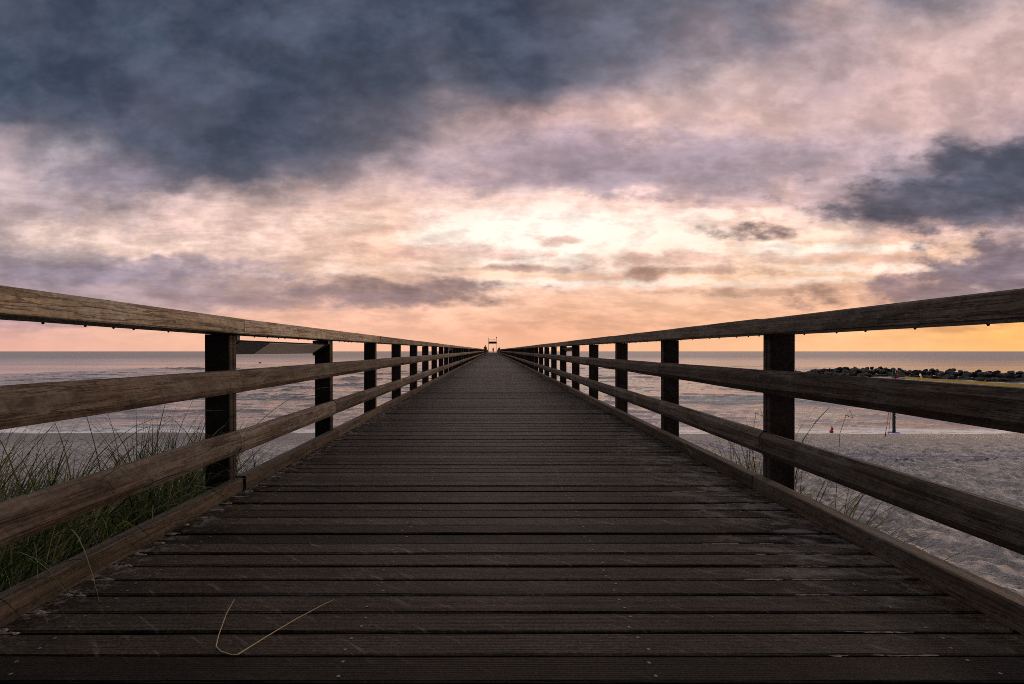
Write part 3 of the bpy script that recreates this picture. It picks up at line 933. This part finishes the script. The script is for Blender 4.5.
for i in range(N_ROW):
    t = i/(N_ROW-1)
    base = A.lerp(B, t)
    ht = min(1.0, .25 + t*4.0)*(.9+.2*random.random())
    for (row, off_, zc, rr) in ((0,-1.1,.08,.66),(1,1.0,.08,.66),(2,-.42,.56,.62),(3,.4,.60,.6),(4,-.1,.92,.45)):
        if row >= 2 and ht < .45: continue
        if row == 4 and (ht < .85 or random.random() < .25): continue
        if row == 1 and i % 2: continue
        r_ = rr*random.uniform(.62,1.02)
        p = base + dirv*random.uniform(-.28,.28) + perp*(off_+random.uniform(-.25,.25))
        o = bpy.data.objects.new('breakwater_boulder', random.choice(RM)); COL.objects.link(o)
        o.location = (p.x, p.y, SEA + (zc*ht + random.uniform(-.10,.10)))
        o.scale = (r_, r_, r_); o.rotation_euler = (random.uniform(-.5,.5), random.uniform(-.5,.5), random.uniform(0,6.28))
        tag(o, 'dark grey boulder among many in the long stone breakwater out in the sea', 'boulder', 'boulders of the breakwater')

# ------------------------------------------------------------------ beach volleyball court
pole = thing('volleyball_post', 'dark teal volleyball post with red fitting standing at the water line', 'post', (15.45, 20.2, gz(15.45,20.2)), 'volleyball posts')
m_ = MB(); m_.tube([(0,0,-.5),(0,0,2.42)], .055, 12); m_.build('pole', M_POLE, pole)
m_ = MB(); m_.tube([(.0,0,2.421),(0,0,2.46)], .06, 12); m_.build('cap', M_POLE, pole)
m_ = MB(); m_.box(.058,.16,-.05,.05,2.12,2.25); m_.tube([(.11,0,2.26),(.11,0,2.32)], .03, 8); m_.build('winch', M_RED, pole)
m_ = MB(); m_.tube([(0,0,-.02),(0,0,.03)], [.24,.20], 16); m_.build('foot_pad', M_BLUE, pole)
p2 = dup_tree(pole, (14.4, 11.4, gz(14.4,11.4)), 'second dark teal volleyball post at the landward end of the net')
net = thing('volleyball_net', 'volleyball net with yellow top band strung above the sand', 'net', (15.4, 19.6, -.13))
a_ = Vector((0,0,0)); b_ = Vector((14.42-15.4, 11.9-19.6, .10))
def strip(p, q_, hgt, th_=.004):
    m = MB(); n_ = 12; dv = (q_-p); sd = Vector((-dv.y, dv.x, 0)).normalized()*th_
    for i in range(n_):
        u0, u1 = i/n_, (i+1)/n_
        def sag(u): return -.05*4*u*(1-u)
        A_, B_ = p.lerp(q_,u0)+Vector((0,0,sag(u0))), p.lerp(q_,u1)+Vector((0,0,sag(u1)))
        h_ = Vector((0,0,hgt))
        m.add([A_-sd,B_-sd,B_-sd+h_,A_-sd+h_,A_+sd,B_+sd,B_+sd+h_,A_+sd+h_], [(0,1,2,3),(7,6,5,4),(3,2,6,7),(0,4,5,1),(0,3,7,4),(1,5,6,2)])
    return m
strip(a_, b_, .075).build('top_band', M_YELLOW, net)
strip(a_-Vector((0,0,.90)), b_-Vector((0,0,.90)), .05).build('bottom_band', M_YELLOW, net)
m_ = MB()
for i in range(65):
    u = i/64; p = a_.lerp(b_,u)+Vector((0,0,-.2*u*(1-u)))
    m_.tube([p, p-Vector((0,0,.86))], .0022, 4, cap=False)
for j in range(1,8):
    m_.tube([a_.lerp(b_,u/12)+Vector((0,0,-.2*(u/12)*(1-u/12)-j*.11)) for u in range(13)], .0022, 4, cap=False)
m_.build('mesh_netting', M_CORD, net)
m_ = MB(); m_.tube([a_+Vector((0,0,.05)), Vector((.05,.6,.22))], .006, 6); m_.tube([b_+Vector((0,0,.05)), b_+Vector((-.02,-.5,.2))], .006, 6); m_.build('tension_cord', M_CORD, net)
gr = thing('guy_rope', 'red and white guy rope running from the volleyball post down to the sand', 'rope', (14.25, 19.05, gz(14.25,19.05)))
top = Vector((15.42-14.25, 20.15-19.05, gz(15.45,20.2)+2.2-gz(14.25,19.05)))
m_ = MB(); m_.tube([(0,0,.05), top*.5+Vector((0,0,-.03)), top], .014, 6); m_.tube([(.12,0,.04), top*.5+Vector((.06,0,-.03)), top], .011, 6); m_.build('rope', M_ROPE, gr)
m_ = MB(); m_.tube([(.03,0,-.2),(0.0,0,.12)], .02, 8); m_.build('peg', M_RED, gr)
# boundary tape of the court (two sides seen): lies on the sand
m_ = MB()
def tape(pts):
    L_ = []
    for p, q_ in zip(pts, pts[1:]):
        p, q_ = Vector(p), Vector(q_); n_ = max(2, int((q_-p).length/.15))
        for i in range(n_): L_.append(p.lerp(q_, i/n_))
    L_.append(Vector(pts[-1]))
    L_ = [Vector((p.x+.03*math.sin(p.x*1.3+p.y), p.y+.04*math.sin(p.x*.9), 0)) for p in L_]
    for a, b in zip(L_, L_[1:]):
        dd = (b-a).normalized(); sd = Vector((-dd.y, dd.x, 0))*.034
        vs = []
        for c in (a, b):
            z_ = gz(c.x, c.y)+.085+.012*math.sin(c.x*5+c.y*3)
            vs += [(c.x-sd.x, c.y-sd.y, z_), (c.x+sd.x, c.y+sd.y, z_)]
        m_.add(vs + [(x,y_,z_-.004) for x,y_,z_ in vs], [(0,1,3,2),(4,6,7,5),(0,2,6,4),(1,5,7,3)])
tape([(22.5,13.1,0),(15,13.4,0),(7.25,13.55,0),(6.85,15.4,0),(6.7,17.4,0)])
tag(m_.build('court_line', M_BLUE), 'thin blue boundary tape marking a court on the sand', 'line')
# small red float by the water line
fl = MB(); fl.ball((0,0,.06), .075,.075,.07, 12, 8); fl.ball((.02,0,.165), .05,.05,.055, 12, 8); fl.tube([(.02,0,.2),(.0,0,.27)], .015, 8)
fl.tube([(-.02,0,.115),(.04,0,.12)], .03, 8)
tag(fl.build('marker_float', M_RED, None, (13.08, 20.25, gz(13.08,20.25))), 'small red float lying at the edge of the waves', 'float')
# dark sea bird on the water, left
bd = MB(); bp = ((260-492.5)/F*140, 140)
bd.ball((0,0,.10), .30,.16,.14, 12, 8); bd.tube([(.22,0,.16),(.30,0,.30),(.33,0,.36)], [.07,.05,.055], 8); bd.tube([(.33,0,.36),(.45,0,.34)], [.03,.008], 6); bd.tube([(-.24,0,.12),(-.45,0,.17)], [.08,.02], 6)
tag(bd.build('sea_bird', M_BIRD, None, (bp[0], bp[1], SEA+.03)), 'dark sea bird swimming on the water beyond the left railing', 'bird')

# ------------------------------------------------------------------ gateway at the end of the pier
gy = Y_END - 1.0; gzp = SLOPE*gy
gate = thing('end_gantry', 'pale two-post gantry with a dark board across it at the far end of the pier', 'gantry', (.05, gy, gzp))
gw = 1.52
for s in (-1, 1):
    m_ = MB(); m_.tube([(s*gw,0,.0),(s*gw,0,5.5)], [.085,.07], 10); m_.build('gantry_post', M_WHITE, gate)
m_ = MB(); m_.box(-gw+.09, gw-.09, -.06,.06, 3.25, 4.05); m_.build('board', M_SIGN, gate)
m_ = MB(); m_.box(-gw+.08, gw-.08, -.05,.05, 4.55, 4.72); m_.build('crossbar', M_WHITE, gate)
m_ = MB(); m_.tube([(gw-.05,0,5.30),(gw-.05,0,5.55)], [.14,.20], 10); m_.ball((gw-.05,0,5.62), .2,.2,.13); m_.build('lamp_head', M_DARKMETAL, gate)

# ------------------------------------------------------------------ people
def skin_obj(name, verts, edges, radii, mat, parent, levels=2):
    me = bpy.data.meshes.new(name); me.from_pydata([tuple(v) for v in verts], edges, []); me.materials.append(mat)
    o = bpy.data.objects.new(name, me); COL.objects.link(o); o.parent = parent
    o.modifiers.new('Skin', 'SKIN')
    sv = me.skin_vertices[0].data
    for i, r in enumerate(radii):
        sv[i].radius = r if isinstance(r, tuple) else (r, r)
        sv[i].use_root = (i == 0)
    sb = o.modifiers.new('Sub', 'SUBSURF'); sb.levels = levels; sb.render_levels = levels
    for p in me.polygons: p.use_smooth = True
    return o
def person(label, loc, h, rz, coat, trousers, stride=.0, arm=.12):
    root = thing('person', label, 'person', loc, 'people on the pier', (0,0,rz))
    k_ = h/1.75
    st_ = stride
    J = {'pel':(0,0,.95),'wst':(0,.0,1.10),'chs':(0,.01,1.30),'nck':(0,.0,1.49),'hd0':(0,-.01,1.56),'hd1':(0,-.02,1.66),'hd2':(0,-.01,1.72),
         'hL':(-.09,0,.90),'kL':(-.10,-st_*.6,.50),'aL':(-.10,-st_,.08),'tL':(-.11,-st_-.15,.035),
         'hR':(.09,0,.90),'kR':(.10,st_*.35,.50),'aR':(.10,st_,.09),'tR':(.11,st_-.14,.035),
         'sL':(-.18,0,1.43),'eL':(-.24,.03,1.14),'wL':(-.23,-arm,.90),'pL':(-.22,-arm-.02,.80),
         'sR':(.18,0,1.43),'eR':(.24,.04,1.14),'wR':(.23,-arm*.4,.90),'pR':(.22,-arm*.4-.02,.80)}
    R_ = {'pel':(.15,.11),'wst':(.14,.10),'chs':(.17,.115),'nck':.055,'hd0':.075,'hd1':.088,'hd2':.06,'hL':.09,'kL':.06,'aL':.042,'tL':.035,'hR':.09,'kR':.06,'aR':.042,'tR':.035,
          'sL':.062,'eL':.046,'wL':.034,'pL':.032,'sR':.062,'eR':.046,'wR':.034,'pR':.032}
    names = list(J)
    ed = [('pel','wst'),('wst','chs'),('chs','nck'),('nck','hd0'),('hd0','hd1'),('hd1','hd2'),('pel','hL'),('hL','kL'),('kL','aL'),('aL','tL'),('pel','hR'),('hR','kR'),('kR','aR'),('aR','tR'),
          ('chs','sL'),('sL','eL'),('eL','wL'),('wL','pL'),('chs','sR'),('sR','eR'),('eR','wR'),('wR','pR')]
    def mk(nm, sel, grow, mat, lv=2):
        sel = [n for n in names if n in sel]; ix = {n:i for i, n in enumerate(sel)}
        vs = [Vector(J[n])*k_ for n in sel]
        rr = []
        for n in sel:
            r = R_[n]; r = r if isinstance(r, tuple) else (r, r)
            rr.append(tuple((q_+grow)*k_ for q_ in r))
        return skin_obj(nm, vs, [(ix[a],ix[b]) for a, b in ed if a in ix and b in ix], rr, mat, root, lv)
    mk('body', set(names), 0, M_SKIN)
    mk('jacket', {'pel','wst','chs','sL','eL','wL','sR','eR','wR'}, .022, coat)
    mk('trousers', {'pel','hL','kL','aL','hR','kR','aR'}, .016, trousers)
    hb = MB(); hb.ball((0,.012*k_,1.685*k_), .098*k_,.105*k_,.092*k_, 14, 8); hb.build('hair', M_HAIR, root)
    for n in ('L','R'):
        f = MB(); t = Vector(J['t'+n])*k_; a = Vector(J['a'+n])*k_
        f.ball(((t.x+a.x)/2,(t.y+a.y)/2, .045*k_), .052*k_,.14*k_,.045*k_, 10, 6); f.build('shoe', M_SHOE, root)
    return root
def on_deck(px, Yd): return ((px-492.5)/F*Yd, Yd, SLOPE*Yd + .003)
person('person in a dark coat walking by the left railing far down the pier', on_deck(485.3, 98), 1.80, .1, M_COAT, M_JEANS, .16)
person('tiny dark figure walking in the middle of the far end of the pier', on_deck(493.2, 172), 1.72, 3.2, M_COAT, M_JEANS, .2)
person('person in a brown jacket and pale trousers by the right railing far down the pier', on_deck(499.2, 112), 1.60, .3, M_BROWN, M_BEIGE, .05)

# ------------------------------------------------------------------ camera and render settings
cam = bpy.data.cameras.new('camera'); co = bpy.data.objects.new('camera', cam); COL.objects.link(co)
cam.sensor_width = 36; cam.lens = F/1024*36
cam.shift_x = 19.5/1024; cam.shift_y = 9.3/1024
cam.clip_start = .05; cam.clip_end = 60000
co.location = (0, 0, EYE); co.rotation_euler = (math.pi/2, 0, 0)
S.camera = co
vs_ = S.view_settings
vs_.view_transform = 'Standard'; vs_.look = 'None'; vs_.exposure = .22; vs_.gamma = 1; vs_.use_curve_mapping = False
S.cycles.use_denoising = False; S.cycles.denoising_prefilter = 'ACCURATE'; S.cycles.filter_width = .9
S.cycles.max_bounces = 5; S.cycles.diffuse_bounces = 3; S.cycles.glossy_bounces = 3
S.cycles.sample_clamp_indirect = 4; S.cycles.sample_clamp_direct = 5
